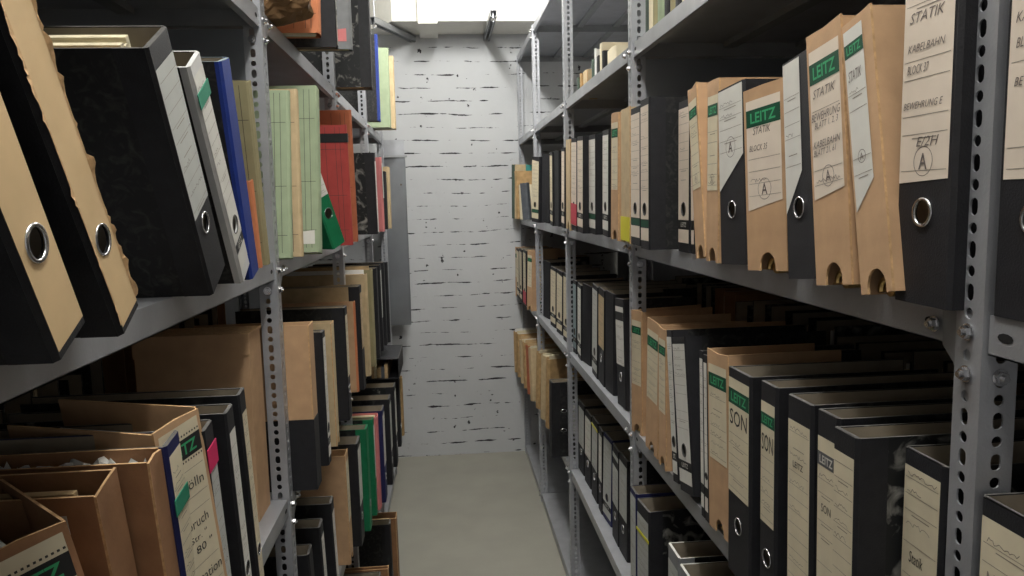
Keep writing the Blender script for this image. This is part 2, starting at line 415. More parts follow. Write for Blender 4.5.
        scr_label(m,u0,u1,v0+max(sk,0),v1,yl,lm,rnd,o,w_); m.build('spine_label',t)
    if o.get('clasp'):
        m=MB(); us=b+.0005 if side=='R' else a-.0005
        for v in (h*.36,h*.62):
            m.torus((us,.05,v),(1,0,0),.007,.0011,CHROME,14,5,sx=1.7)
        m.build('clasp_eyelets',t)
    if o.get('blackfoot'):
        m=MB(); m.box(a-.0006,b+.0006,-.0008,D*.9,.0003,o['blackfoot'],BLACK); m.build('black_foot',t)
    if o.get('crumple'):
        m=MB(); nx_,ny_=7,26; P=[[(a+.004+(b-a-.008)*i/(nx_-1)+rnd.uniform(-.002,.002),.012+.20*j/(ny_-1)+rnd.uniform(-.003,.003),h-.026+rnd.uniform(0,.024)) for i in range(nx_)] for j in range(ny_)]
        for j in range(ny_-1):
            for i in range(nx_-1): m.poly([P[j][i],P[j][i+1],P[j+1][i+1]],PAPERW); m.poly([P[j][i],P[j+1][i+1],P[j+1][i]],PAPERW)
        m.build('crumpled_paper',t)
    if o.get('strap2'):
        m=MB(); m.box(a-.0009,a-.0004,.03,.052,.06,h-.02,LGREY); m.build('paper_strip',t)
    if o.get('tag'):
        tg,va,vb=o['tag']; m=MB(); m.box(a-.0006,b+.0002,-.0016,-.0006,va,vb,tg); m.build('coloured_tag',t)
    return t

# ---------------------------------------------------------------- style dictionaries: look words + options
STY={
 'bk':  dict(kind='binder',cover=MARB,spine=BLACK,look='black lever arch binder'),
 'mb':  dict(kind='binder',cover=MARBL,spine=BLACK,look='cloud-marbled black binder'),
 'bl':  dict(kind='binder',cover=MARB,spine=BLUE,edge=LBLUE,look='blue binder'),
 'nv':  dict(kind='binder',cover=NAVY,spine=NAVY,edge=BLACKE,look='navy blue binder'),
 'gn':  dict(kind='binder',cover=MARB,spine=GREENB,edge=GREENB,look='green-spined binder'),
 'gy':  dict(kind='binder',cover=MARBL,spine=GREYB,edge=LWHITE,look='grey binder'),
 'wh':  dict(kind='binder',cover=MARB,spine=WHITEB,edge=WHITEB,look='white-spined binder'),
 'sl':  dict(kind='slipcase',cover=BROWN,spine=BROWN,edge=BROWNE,look='brown cardboard file case'),
 'so':  dict(kind='slipcase',cover=BROWND,spine=BROWND,edge=BROWNE,old=1,ragged=1,look='worn dark brown cardboard file case'),
 'tn':  dict(kind='slipcase',cover=TAN,spine=TAN,edge=BROWNE,look='plain tan cardboard file case'),
}
for nm,m_,lk in (('fg',PGREEN,'pale green paper folder'),('fd',DGREEN,'dark green folder'),('fo',ORANGE,'orange folder'),('fr',RED,'red folder'),
    ('fb',BRICKR,'rust brown folder'),('fp',PINK,'pink folder'),('ft',TAN,'tan folder'),('fu',BUFF,'buff folder'),('fl',OLIVE,'olive folder'),
    ('fk',BLACK,'thin black folder'),('fs',SLATE,'slate grey folder'),('fw',PAPERW,'white paper folder'),('fe',TEAL,'teal folder'),('fy',GREYB,'grey folder'),('fn',NAVY,'thin navy folder'),('fc',CREAM,'cream paper folder')):
    STY[nm]=dict(kind='folder',cover=m_,spine=m_,edge=m_,look=lk)
GB=(BANDG,LETG,'LEITZ')
A=lambda s,**k: dict(STY[s],**k)
NAMES={'binder':('lever_arch_binder','binder'),'slipcase':('cardboard_slipcase','file case'),'folder':('file_folder','folder')}
SHN={0:'topmost stocked shelf',1:'eye-level shelf',2:'waist-high shelf',3:'knee-high shelf',4:'bottom shelf'}
ORD=['first','second','third','fourth','fifth','sixth','seventh','eighth','ninth','tenth','eleventh','twelfth','thirteenth','fourteenth','fifteenth','sixteenth','seventeenth','eighteenth','nineteenth','twentieth']+['%dth'%i for i in range(21,60)]
POSTY={'R':[.599,1.812,2.816,3.778,4.58],'L':[.45,1.483,2.445,3.428,4.30]}
PNAME={'R':['nearest right post','second right post','third right post','fourth right post','far wall post'],'L':['nearest left post','first visible left post','second left post','third left post','last left post']}
LABW={id(CREAM):'cream',id(LWHITE):'white',id(LGREY):'grey',id(LPINK):'rosy cream',id(LBLUE):'blue-grey',id(LYEL):'straw yellow'}
ALL=[]
def row(side,lev,X0,items):
    """each item: (style, xl, (tx,ty)|None, xr|w, opts). xl/xr: columns of the spine's foot (or head with T=1)"""
    z=ZS[lev]; rnd=random.Random(lev*31+(side=='L')*7)
    out=[]
    for st,xl,tp,xr,op in items:
        o=A(st,**op); X=o.get('X',X0(xl) if callable(X0) else X0); X=X*SIDE[side]; h=o.get('h')
        H=h or (.318 if o['kind']!='folder' else .32)
        lean=o.get('lean'); zz=z+.0006
        if 'T' in o:   # head column
            lean=math.radians(lean or 0); Yt=solveY(X,zz+H*math.cos(lean),xl)
            sgn=-1 if side=='R' else 1
            Y0=Yt-sgn*math.sin(lean)*H
        else:
            by=o.get('by'); 
            if by: p=onX(xl,by,X); Y0=p.y; pz=p.z
            else: Y0=solveY(X,zz,xl); pz=zz
            if tp:
                q=onX(tp[0],tp[1],X); sgn=-1 if side=='R' else 1
                du=(q.y-Y0)*sgn; dz=q.z-pz; L=math.hypot(du,dz); lean=math.atan2(du,dz) if lean is None else math.radians(lean)
                if o.get('lean') is None:
                    mx=math.radians(32 if Y0<1.2 else 11 if Y0<1.9 else 4); lean=max(-mx,min(mx,lean))
                if abs(lean)<math.radians(.7): lean=0.0
                if not h: H=min(.385,dz/math.cos(lean))
            else: lean=math.radians(lean or 0)
        sgn=-1 if side=='R' else 1
        yaw=math.radians(o.get('yaw',0))
        if xr<3: w_=xr
        else:
            zr=zz+(H if 'T' in o else 0)
            Yl=Y0+(sgn*math.sin(lean)*H if 'T' in o else 0)
            w_=abs(solveY(X,zr,xr)-Yl)
            cap=o.get('cap',.088 if o['kind']!='folder' else .045)
            if w_>cap and not yaw:
                w_=cap
                if 1:
                    best=None
                    for deg in range(0,50,2):
                        ph=math.radians(deg); P=Vector((X+SIDE[side]*w_*math.sin(ph),Yl+sgn*w_*math.cos(ph),zr)); px=512+FOC*P.dot(RT)/P.dot(FW)
                        e=abs(px-xr)
                        if best is None or e<best[0]: best=(e,ph)
                    yaw=best[1] if o.get('turn',1) and side=='R' else 0
                    if yaw: o['D']=min(o.get('D',.285),.2)
        w_=max(w_,.006)
        if 'Y' in o: Y0=o['Y']
        out.append([o,X,Y0,zz,w_,H,lean,yaw])
    resolve(side,out)
    for r in out:
        if side=='R' and r[2]>4.545: r[2]=4.545-.001*(r[2]-4.5)
    out.sort(key=lambda r:r[2])
    # labels count away from the nearest post before each thing
    cnt={}
    for r in out:
        py=POSTY[side]; k=max([i for i,p in enumerate(py) if r[2]>=p-.03],default=-1)
        cnt[k]=cnt.get(k,0)+1; r.append((k,cnt[k]))
    for o,X,Y0,zz,w_,H,lean,yaw,(k,n) in out:
        lb=o['look']
        if o.get('tmpl') and w_>.008: lb+=' with %s label'%LABW.get(id(o.get('label',CREAM)),'cream')
        if k>=0: rel='%s past the %s'%(ORD[n-1],PNAME[side][k])
        else: rel='%s before the %s, counting away'%(ORD[n-1],PNAME[side][0])
        lb='%s, %s, %s'%(lb,rel,SHN[lev]); 
        if o.get('desc'): lb=o['desc']
        nm,cat=NAMES[o['kind']]
        grp='files on the %s %s'%('right' if side=='R' else 'left',SHN[lev])
        print('ITEM',side,lev,o['kind'],'X%.2f Y%.3f w%.3f h%.3f lean%.1f yaw%.0f'%(X,Y0,w_,H,math.degrees(lean),math.degrees(yaw)),lb)
        ALL.append(arch(nm,lb,cat,grp,side,X,Y0,zz,w_,H,lean,yaw,o,rnd))

# ================================================================ the room
def brick_mat():
    m=mat('white_painted_brick',lin(187,189,191),.75,0,.05,3); nt=m.node_tree; N=nt.nodes; L=nt.links; b=N['Principled BSDF']
    tc=N['Texture Coordinate']; sp=N.new('ShaderNodeSeparateXYZ'); cb=N.new('ShaderNodeCombineXYZ'); L.new(tc.outputs['Object'],sp.inputs[0])
    # courses wander a little
    nw=N.new('ShaderNodeTexNoise'); nw.inputs['Scale'].default_value=3.0; L.new(tc.outputs['Object'],nw.inputs['Vector'])
    ma=N.new('ShaderNodeMath'); ma.operation='MULTIPLY_ADD'; ma.inputs[1].default_value=.040; L.new(nw.outputs[0],ma.inputs[0]); L.new(sp.outputs['Z'],ma.inputs[2])
    L.new(sp.outputs['X'],cb.inputs[0]); L.new(ma.outputs[0],cb.inputs[1])
    def brick(ms,sm):
        bt=N.new('ShaderNodeTexBrick'); bt.inputs['Scale'].default_value=1; bt.inputs['Brick Width'].default_value=.25; bt.inputs['Row Height'].default_value=.078
        bt.inputs['Mortar Size'].default_value=ms; bt.inputs['Mortar Smooth'].default_value=sm; L.new(cb.outputs[0],bt.inputs['Vector']); return bt
    b2=brick(.010,1.0)
    dv=N.new('ShaderNodeMath'); dv.operation='MULTIPLY'; dv.inputs[1].default_value=1/.078; L.new(ma.outputs[0],dv.inputs[0])
    fr=N.new('ShaderNodeMath'); fr.operation='FRACT'; L.new(dv.outputs[0],fr.inputs[0])
    sb=N.new('ShaderNodeMath'); sb.operation='SUBTRACT'; sb.inputs[1].default_value=.5; L.new(fr.outputs[0],sb.inputs[0])
    ab=N.new('ShaderNodeMath'); ab.operation='ABSOLUTE'; L.new(sb.outputs[0],ab.inputs[0])
    mp=N.new('ShaderNodeMapping'); mp.inputs['Scale'].default_value=(1,1,3.2); L.new(tc.outputs['Object'],mp.inputs[0])
    nz=N.new('ShaderNodeTexNoise'); nz.inputs['Scale'].default_value=9; nz.inputs['Detail'].default_value=8; nz.inputs['Roughness'].default_value=.62; L.new(mp.outputs[0],nz.inputs['Vector'])
    tw=N.new('ShaderNodeMath'); tw.operation='MULTIPLY_ADD'; tw.inputs[1].default_value=.46; tw.inputs[2].default_value=-.222; L.new(nz.outputs[0],tw.inputs[0])   # half width of the open joint
    ad=N.new('ShaderNodeMath'); ad.operation='ADD'; L.new(ab.outputs[0],ad.inputs[0]); L.new(tw.outputs[0],ad.inputs[1])
    mu=N.new('ShaderNodeMapRange'); mu.inputs['From Min'].default_value=.500; mu.inputs['From Max'].default_value=.514; L.new(ad.outputs[0],mu.inputs['Value'])
    # chips
    nc=N.new('ShaderNodeTexNoise'); nc.inputs['Scale'].default_value=22; nc.inputs['Detail'].default_value=4; L.new(tc.outputs['Object'],nc.inputs['Vector'])
    rc=N.new('ShaderNodeValToRGB'); rc.color_ramp.elements[0].position=.69; rc.color_ramp.elements[1].position=.72; L.new(nc.outputs[0],rc.inputs[0])
    mx=N.new('ShaderNodeMath'); mx.operation='MAXIMUM'; L.new(mu.outputs[0],mx.inputs[0]); L.new(rc.outputs[0],mx.inputs[1])
    mix=N.new('ShaderNodeMix'); mix.data_type='RGBA'; L.new(mx.outputs[0],mix.inputs['Factor'])
    L.new(N['Color Ramp'].outputs[0],mix.inputs['A']); mix.inputs['B'].default_value=lin(46,44,48); L.new(mix.outputs['Result'],b.inputs['Base Color'])
    n3=N.new('ShaderNodeTexNoise'); n3.inputs['Scale'].default_value=16; n3.inputs['Detail'].default_value=6; L.new(tc.outputs['Object'],n3.inputs['Vector'])
    m3=N.new('ShaderNodeMath'); m3.operation='MULTIPLY_ADD'; m3.inputs[1].default_value=-1.0; L.new(mu.outputs[0],m3.inputs[0]); L.new(n3.outputs[0],m3.inputs[2])
    bp=N.new('ShaderNodeBump'); bp.inputs['Strength'].default_value=.45; bp.inputs['Distance'].default_value=.008; L.new(m3.outputs[0],bp.inputs['Height']); L.new(bp.outputs[0],b.inputs['Normal'])
    return m
BRICK=brick_mat()
FLOOR=mat('concrete_floor',lin(150,148,138),.55,0,.06,5,.1,60)
CEIL=mat('white_ceiling_paint',lin(225,223,214),.8,0,.03,8)
SOFF=mat('white_soffit_plaster',lin(228,226,218),.8,0,.03,30,.3,90)
XLW,XRW,YB=-1.75,1.85,-2.2
def slab(nm,x0,x1,y0,y1,z0,z1,m):
    b=MB(); b.box(x0,x1,y0,y1,z0,z1,m); return struct(b.build(nm))
slab('floor',XLW,XRW,YB,WY,FZ-.1,FZ,FLOOR)
slab('ceiling',XLW,XRW,YB,WY,CZ,CZ+.1,CEIL)
slab('wall_far',XLW,XRW,WY,WY+.1,FZ,CZ,BRICK)
slab('wall_left',XLW-.1,XLW,YB,WY,FZ,CZ,CEIL)
slab('wall_right',XRW,XRW+.1,YB,WY,FZ,CZ,CEIL)
# boxed-in soffit above the far wall, its left end cut back at an angle
b=MB(); pl=[(-.250,4.27),(-.42,4.52),(-.62,WY),(XRW,WY),(XRW,4.27)]; z0,z1=.99,CZ
b.poly([(p[0],p[1],z0) for p in pl],SOFF)
for i in range(len(pl)):
    p,q=pl[i],pl[(i+1)%len(pl)]; b.poly([(p[0],p[1],z0),(q[0],q[1],z0),(q[0],q[1],z1),(p[0],p[1],z1)],SOFF)
struct(b.build('trim_1'))
b=MB(); b.box(-.108,-.002,4.225,WY-.001,.968,CZ-.001,SOFF); struct(b.build('trim_2'))

def lamp(i,lx,ly):
    t=thing('ceiling_light','white tube light fitting on the ceiling %s'%('above the near end of the aisle' if i==0 else 'above the far half of the aisle'),'ceiling light','tube lights over the aisle',(lx,ly,CZ))
    m=MB(); m.box(-.06,.06,-.64,.64,-.05,-.001,WHITEB); m.box(-.02,.02,-.62,-.60,-.085,-.05,WHITEB); m.box(-.02,.02,.60,.62,-.085,-.05,WHITEB); m.build('housing',t)
    m=MB(); m.cyl((0,-.60,-.072),(0,1,0),.013,1.2,mat('lit_tube',(1,.97,.9,1),.5,0,.0,emit=9),16); m.build('tube',t,smooth=False)
for i,(lx,ly,lw) in enumerate(LAMPS): lamp(i,lx,ly)

# hangers near the ceiling at the far wall
# crumpled paper bundle above the first visible left post
bm=bmesh.new(); bmesh.ops.create_icosphere(bm,subdivisions=4,radius=1); rr=random.Random(3)
from mathutils import noise
for v in bm.verts:
    c=v.co.copy(); c=Vector([math.copysign(abs(k)**.6,k) for k in c]); n=noise.noise(c*2.2)*.20+noise.noise(c*6)*.10+abs(noise.noise(c*13))*.06
    c*=1+n; v.co=Vector((c.x*.115,c.y*.075,(c.z+1)*.075 if c.z>-1 else 0))
z0_=min(v.co.z for v in bm.verts)
for v in bm.verts: v.co.z-=z0_
me=bpy.data.meshes.new('paper_bundle'); bm.to_mesh(me); bm.free(); me.materials.append(mat('crumpled_kraft_paper',lin(120,92,62),.8,0,.3,12,.5,60)); 
o=bpy.data.objects.new('paper_bundle',me); C.objects.link(o); o.location=(-.372,1.60,ZS[0]+.0008)
tag(o,'crumpled brown kraft paper bundle beside the orange ruled folder, left top','bundle')

def hanger(p0,p1,z,label):
    a=Vector((p0[0],p0[1],z)); d=Vector((p1[0]-p0[0],p1[1]-p0[1],0)); L_=d.length; ang=math.atan2(d.y,d.x)
    t=thing('ceiling_hanger',label,'bracket','steel hangers at the far wall',a,(0,0,ang))
    m=MB(); h=.034; wd=.036; th=.003
    m.box(0,L_,-wd/2,-wd/2+th,0,h,STEELD); m.box(0,L_,wd/2-th,wd/2,0,h,STEELD); m.box(0,L_,-wd/2,wd/2,h-th,h,STEELD)
    m.box(0,L_,-wd/2,-wd/2+.01,0,th,STEELD); m.box(0,L_,wd/2-.01,wd/2,0,th,STEELD)
    for k in range(int(L_/.04)):
        m.box(.02+k*.04,.04+k*.04,-.004,.004,h-th-.0006,h-th,RUBBER)
    m.build('channel',t)
    m=MB(); m.cyl((.03,0,-.02),(0,0,1),.0045,CZ-z+.02,STEEL,10); m.build('threaded_rod',t)
    m=MB(); m.cyl((.03,0,-.014),(0,0,1),.011,.012,CHROME,6); m.build('nut',t)
hanger((-.345,4.12),(-.15,4.595),.945,'grey steel channel hanging from the ceiling above the left shelves')
hanger((.288,4.0),(.285,4.595),.95,'grey steel channel hanging from the ceiling beside the right shelves')

# ================================================================ shelving
PITCH=.0188; LEG=.034; PZ0,PZ1=FZ+.001,.862
def post_mesh(m,mir):
    """angle post: corner at origin; one leg runs +y (aisle face), one runs x*mir (into the bay)"""
    n=int((PZ1-PZ0)/PITCH)
    th=.0018
    for i in range(n):
        z0=PZ0+i*PITCH; z1=z0+PITCH; zc=(z0+z1)/2
        slot=i%2
        for leg in (0,1):
            c=LEG*.54; ra=.0050; rb=.0078 if slot else .0052
            vs,fs,N=holed(.0,LEG,z0,z1,c,zc,ra,rb,12,bool(slot))
            def P(p,d): return (d*mir,p[0],p[1]) if leg==0 else (p[0]*mir,d,p[1])
            f2=[f[::-1] for f in fs]
            m.add([P(p,0) for p in vs],fs,STEEL); m.add([P(p,th) for p in vs],f2,STEEL)
            m.add([P(p,0) for p in vs[:N]]+[P(p,th) for p in vs[:N]],[(i_,(i_+1)%N,(i_+1)%N+N,i_+N) for i_ in range(N)],STEEL)
    ze=PZ0+n*PITCH
    for (x0,x1,y0,y1) in ((0,th*mir,0,LEG),(0,LEG*mir,0,th)):
        m.poly([(x0,y0,ze),(x1,y0,ze),(x1,y1,ze),(x0,y1,ze)],STEEL)
    for (x,y) in ((LEG*mir,0),(0,LEG)):
        if y==0: m.poly([(x,0,PZ0),(x,th,PZ0),(x,th,ze),(x,0,ze)],STEEL)
        else: m.poly([(0,y,PZ0),(th*mir,y,PZ0),(th*mir,y,ze),(0,y,ze)],STEEL)
PM={}
def mesh_once(key,fn):
    if key not in PM: PM[key]=fn()
    return PM[key]
def inst(key,name,fn,parent,loc,rot=(0,0,0)):
    if key not in PM:
        b=MB(); fn(b); o=b.build(name,parent,loc); PM[key]=o.data
    else:
        o=bpy.data.objects.new(name,PM[key]); C.objects.link(o); o.location=loc; o.parent=parent
    o.rotation_euler=rot; return o
def bolt_mesh(m):
    m.cyl((0,0,0),(1,0,0),.0078,.0012,CHROME,14); m.cyl((.0012,0,0),(1,0,0),.0062,.0045,CHROME,6,.0056)
    m.cyl((.0057,0,0),(1,0,0),.003,.003,CHROME,8)
SD=.60
SHZ=[.855,.368,-.107,-.585,-1.055,-1.537]
def shelf_mesh(m,L_,sg):
    h=.035; th=.0015; Y0,Y1=.003,L_-.001
    x0,x1=(.0022,SD) 
    X=lambda a:a*sg
    def bx(a0,a1,b0,b1,c0,c1,mm):
        lo,hi=sorted((X(a0),X(a1))); m.box(lo,hi,b0,b1,c0,c1,mm)
    bx(x0,x1,Y0,Y1,-th,0,STEEL)
    bx(x0,x0+th,Y0,Y1,-h,-th,STEEL); bx(x0,x0+.013,Y0,Y1,-h,-h+th,STEEL)
    bx(x1-th,x1,Y0,Y1,-h,-th,STEEL)
    bx(x0+.004,x1,Y0,Y0+th,-h+.003,-th,STEELD); bx(x0+.004,x1,Y1-th,Y1,-h+.003,-th,STEELD)
    for xx in (.22,.40): bx(xx,xx+.03,Y0+.01,Y1-.01,-.014,-th,STEELD)
    for yy in (.075,L_-.020):                 # oblong slot in the lip near each end
        lo,hi=sorted((X(x0-.0004),X(x0)));
        m.add([(X(x0-.0003),yy+.009*math.cos(a*PI/5)*(1),-.017+.0042*math.sin(a*PI/5)) for a in range(10)],[tuple(range(10))],RUBBER)
def gusset_mesh(m,d):
    # triangular corner plate in the aisle plane; d=+1 away from camera, -1 towards it
    pts=[(0,.0),(d*.052,.0),(d*.050,-.034),(d*.034,-.048),(d*.020,-.075),(0,-.088)]
    m.poly([(0,p[0],p[1]) for p in pts],STEELD); m.poly([(.0015,p[0],p[1]) for p in pts][::-1],STEELD)
    n=len(pts); m.add([(0,p[0],p[1]) for p in pts]+[(.0015,p[0],p[1]) for p in pts],[(i,(i+1)%n,(i+1)%n+n,i+n) for i in range(n)],STEELD)
def bay(side,i,y0,y1,label,endpanel=(),first=False):
    sg=SIDE[side]; XF=.460 if side=='R' else .329
    t=thing('shelving_unit',label,'shelving','steel shelving bays on the %s'%('right' if side=='R' else 'left'),(sg*XF,y0,FZ))
    L_=y1-y0
    inst('post%s'%side,'post',lambda m:post_mesh(m,sg),t,(0,0,-FZ))
    inst('post%s'%side,'post',None,t,(sg*(SD+.0),.035,-FZ),(0,0,PI))
    for k,z in enumerate(SHZ):
        inst('shelf%s%.3f'%(side,L_),'shelf',lambda m:shelf_mesh(m,L_,sg),t,(sg*.0015,.0,z-FZ))
        if -1.4<z<.6:
            inst('gus1','gusset_plate',lambda m:gusset_mesh(m,1),t,(sg*.0018,LEG-.03,z-FZ-.002))
        for (dy,dz) in ((.018,-.018),(.018,-.056),(LEG+.030,-.018)) if z>-1.4 else ((.018,-.018),):
            inst('bolt','bolt',bolt_mesh,t,(-sg*.0001,dy,z-FZ+dz),(0,0,0 if side=='L' else PI))
        if -1.4<z<.6: inst('bolt','bolt',bolt_mesh,t,(sg*.018,-.0002,z-FZ-.056),(0,0,-PI/2))
    for lev in (2,3,4,5):          # sheets added behind the rows to hide the wall and darken the gaps
        z=SHZ[lev]; zt=SHZ[lev-1]-.036; m=MB(); lo,hi=sorted((sg*(SD+.004),sg*(SD+.0055))); m.box(lo,hi,.004,L_-.003,z-FZ+.001,zt-FZ-.001,STEELD); m.build('added_dark_backing',t)
    for lev in endpanel:
        z=SHZ[lev]; zt=SHZ[lev-1]-.036; m=MB(); lo,hi=sorted((sg*.034,sg*SD*.98)); m.box(lo,hi,.0035,.005,z-FZ+.001,zt-FZ-.001,PANEL); m.build('end_panel',t)
    return t
RY=[-.60,.599,1.812,2.816,3.778,4.575]
LY=[-.70,.45,1.483,2.445,3.428,4.30]
bay('R',0,RY[0],RY[1]-.002,'right steel shelving bay nearest the camera, cut off by the frame')
bay('R',1,RY[1],RY[2]-.002,'right steel shelving bay between the nearest and second right posts')
bay('R',2,RY[2],RY[3]-.002,'right steel shelving bay between the second and third right posts',(2,))
bay('R',3,RY[3],RY[4]-.002,'right steel shelving bay between the third and fourth right posts')
bay('R',4,RY[4],RY[5]-.004,'right steel shelving bay against the white brick wall, top shelves empty')
bay('L',0,LY[0],LY[1]-.002,'left steel shelving bay nearest the camera, carrying the straw-labelled binders')
bay('L',1,LY[1],LY[2]-.002,'left steel shelving bay this side of the first visible left post')
bay('L',2,LY[2],LY[3]-.002,'left steel shelving bay between the first visible and second left posts',(2,))
bay('L',3,LY[3],LY[4]-.002,'left steel shelving bay between the second and third left posts')
bay('L',4,LY[4],LY[5]-.004,'last left steel shelving bay before the white brick wall')
# closing posts at the far ends
for side,XF,yy,lb in (('R',.460,4.575-.003,'steel shelf post standing against the far brick wall'),('L',.329,4.30,'steel post closing the left shelves near the brick wall')):
    t=thing('shelf_post',lb,'post',None,(SIDE[side]*XF,yy,FZ))
    m=MB(); post_mesh(m,SIDE[side]); 
    m.v=[(x,-y+.0 if side=='R' else y,z-FZ) for x,y,z in m.v]; m.build('post',t)
# loose metal panel at the left end
t=thing('metal_panel','tall grey sheet metal panel screwed to the end of the left shelves','panel',None,(-.372,4.40,-.712))
m=MB(); m.box(0,.158,0,.002,0,.985,PANEL); m.box(.156,.158,0,.02,0,.985,PANEL); m.box(0,.002,-.02,.0,0,.985,PANEL); m.build('sheet',t)
m=MB(); m.box(.02,.156,-.004,-.001,.985-.0,1.075,STEEL); m.box(.0,.17,-.012,.003,.975,.986,STEELD); m.build('top_flange',t)
for (xx,zz) in ((.03,.035),(.06,.84),(.13,.82),(.03,.60)):
    m=MB(); m.cyl((xx,-.0001,zz),(0,-1,0),.006,.004,CHROME,8); m.build('screw',t)

# ================================================================ files: right side
K1=dict(tmpl=1); 
def T1(c=CREAM,foot=None,**k): return dict(dict(tmpl=1,label=c),**(dict(foot=foot) if foot else {}),**k)
def T2(c=CREAM,**k): return dict(tmpl=2,label=c,**k)
def T3(c=CREAM,**k): return dict(tmpl=3,label=c,band=GB,**k)
FG=(BANDG,LETG,'')
STAT=[('STATIK',.80,.0085,.22,.80,PENC,-.003,.35)]
row('R',1,.430,[
 ('fd',509.5,(509,166),511.5,dict(X=.405,D=.25)),
 ('ft',511.8,(511.3,165),514.5,dict(X=.41)),
 ('fu',515.8,(513.5,172),518,dict(X=.415)),
 ('fc',519.6,(516,186),521.4,dict(X=.42)),
 ('fs',522.2,(518.5,184),529.5,dict(D=.03,X=.425,desc='small slate grey folder leaning before the teal folder, right eye-level shelf')),
 ('fe',523.5,(523,165),529.5,dict(X=.475,desc='teal folder standing behind the small slate folder, right eye-level shelf')),
 ('mb',531.5,(531,158),538.5,T1(foot=FG,torn=1,X=.42)),
 ('mb',541.5,(541.3,155),548.5,dict(X=.45,ring=0)),
 ('bk',550.2,(550.5,153),553.2,T1(X=.44)),
 ('mb',554,(554,152),559,dict(clasp=1,X=.445,ring=0)),
 ('bk',559.6,(560,149),565,T1(LPINK,X=.44)),
 ('tn',566.2,(566.4,141),570.5,dict()),
 ('bk',571.3,(571,140),576.8,T1(LPINK,tag=(RTAG,.02,.09))),
 ('bk',577.3,(577,138),583.5,T1(LPINK,X=.425)),
 ('bk',589,(588.5,136.5),595.5,T1(LWHITE,FG,X=.445)),
 ('bk',602.5,(602.5,132),608.5,T1(LWHITE,X=.45)),
 ('sl',611,(611,114.5),620.8,T3(X=.43)),
 ('tn',621.3,(621,111),629.8,dict(X=.43,tag=(YTAG,.005,.062))),
 ('bk',630.8,(630.6,110),640.2,T1(LPINK,FG,X=.43)),
 ('bk',640.7,(640.5,101),649.3,T1(LPINK,FG,X=.415)),
 ('bk',678,(678.2,103),690.5,T1(LPINK,X=.46)),
 ('bk',691.3,(684,97),694.5,T1(LPINK,X=.46,lean=-2)),
 ('sl',696,(687.5,91),705.5,T3(circleA=.12,X=.43)),
 ('sl',706.3,(707,83),719.5,T3(circleA=.12,X=.432)),
 ('bk',720.6,(731.5,88),747.5,T2(LWHITE,skew=.05,circleA=.14,X=.43,lab=(.42,.99))),
 ('sl',748,(745.5,91),787.3,T3(LPINK,X=.43,text=[('STATIK',.66,.010,.2,.72,PENC,-.003,.3),('BLOCK 35',.50,.008,.08,.62,PENC,-.003,.3)],circleA=.12,lab=(.33,.93),skew=.012)),
 ('bk',787.5,(780,66),816,T2(LWHITE,free=1,lean=-6,hole=.087,skew=.05,lab=(.30,.99),lr=.30,X=.43)),
 ('sl',816.5,(807,38),860,T3(LPINK,X=.43,lab=(.34,.93),skew=.008,text=[('STATIK',.66,.010,.10,.85,PENC,-.003,.3),('BEWEHRUNG',.50,.009,.02,.98,PENC,-.003,.3),('BLATT 1, 2, 3',.44,.008,.12,.90,PENC,-.003,.3),('KABELBAHN',.31,.008,.05,.95,PENC,-.003,.3),('BLATT 21, 61',.25,.008,.05,.8,PENC,-.003,.3)],circleA=.10)),
 ('sl',861.5,(841,28),893,T3(LWHITE,X=.432,lab=(.30,.97),skew=.03,text=[('STATIK',.66,.011,.12,.82,PENC,-.003,.3)],circleA=.16,lr=.22)),
 ('bk',893,(912,0),948,T2(LPINK,h=.318,free=1,lean=.6,X=.445,hole=.087,lab=(.36,.99),bigring=1,lr=.04,skew=.003,text=[('STATIK',.735,.0095,.12,.82,PENC,-.003,.3),('KABELBAHN',.60,.007,.1,.85,PENC,-.003,.3),('BLOCK 37',.50,.008,.1,.55,PENC,-.003,.3),('BEWEHRUNG E',.335,.0065,.05,.85,PENC,-.003,.3),('E/2H',.155,.009,.35,.8,PENC,-.003,.3)],circleA=.085,scrib=.08)),
 ('bk',984,None,.082,T2(LPINK,X=.462,Y=.593,bigring=1,lsh=.03,lab=(.36,.99),text=[('STATIK',.735,.0095,.15,.86,PENC,-.003,.3),('KABELBAHN',.62,.008,.08,.88,PENC,-.003,.3),('BLOCK 6',.52,.008,.1,.55,PENC,-.003,.3),('BEWEHRUNG',.37,.007,.1,.85,PENC,-.003,.3),('E/A',.16,.010,.45,.8,PENC,-.003,.3)],circleA=.075,scrib=.08)),
])
LE=(BANDS,LETW,'LEITZ')
SON=[('SON',.60,.024,.08,.92,INK,.005,0)]
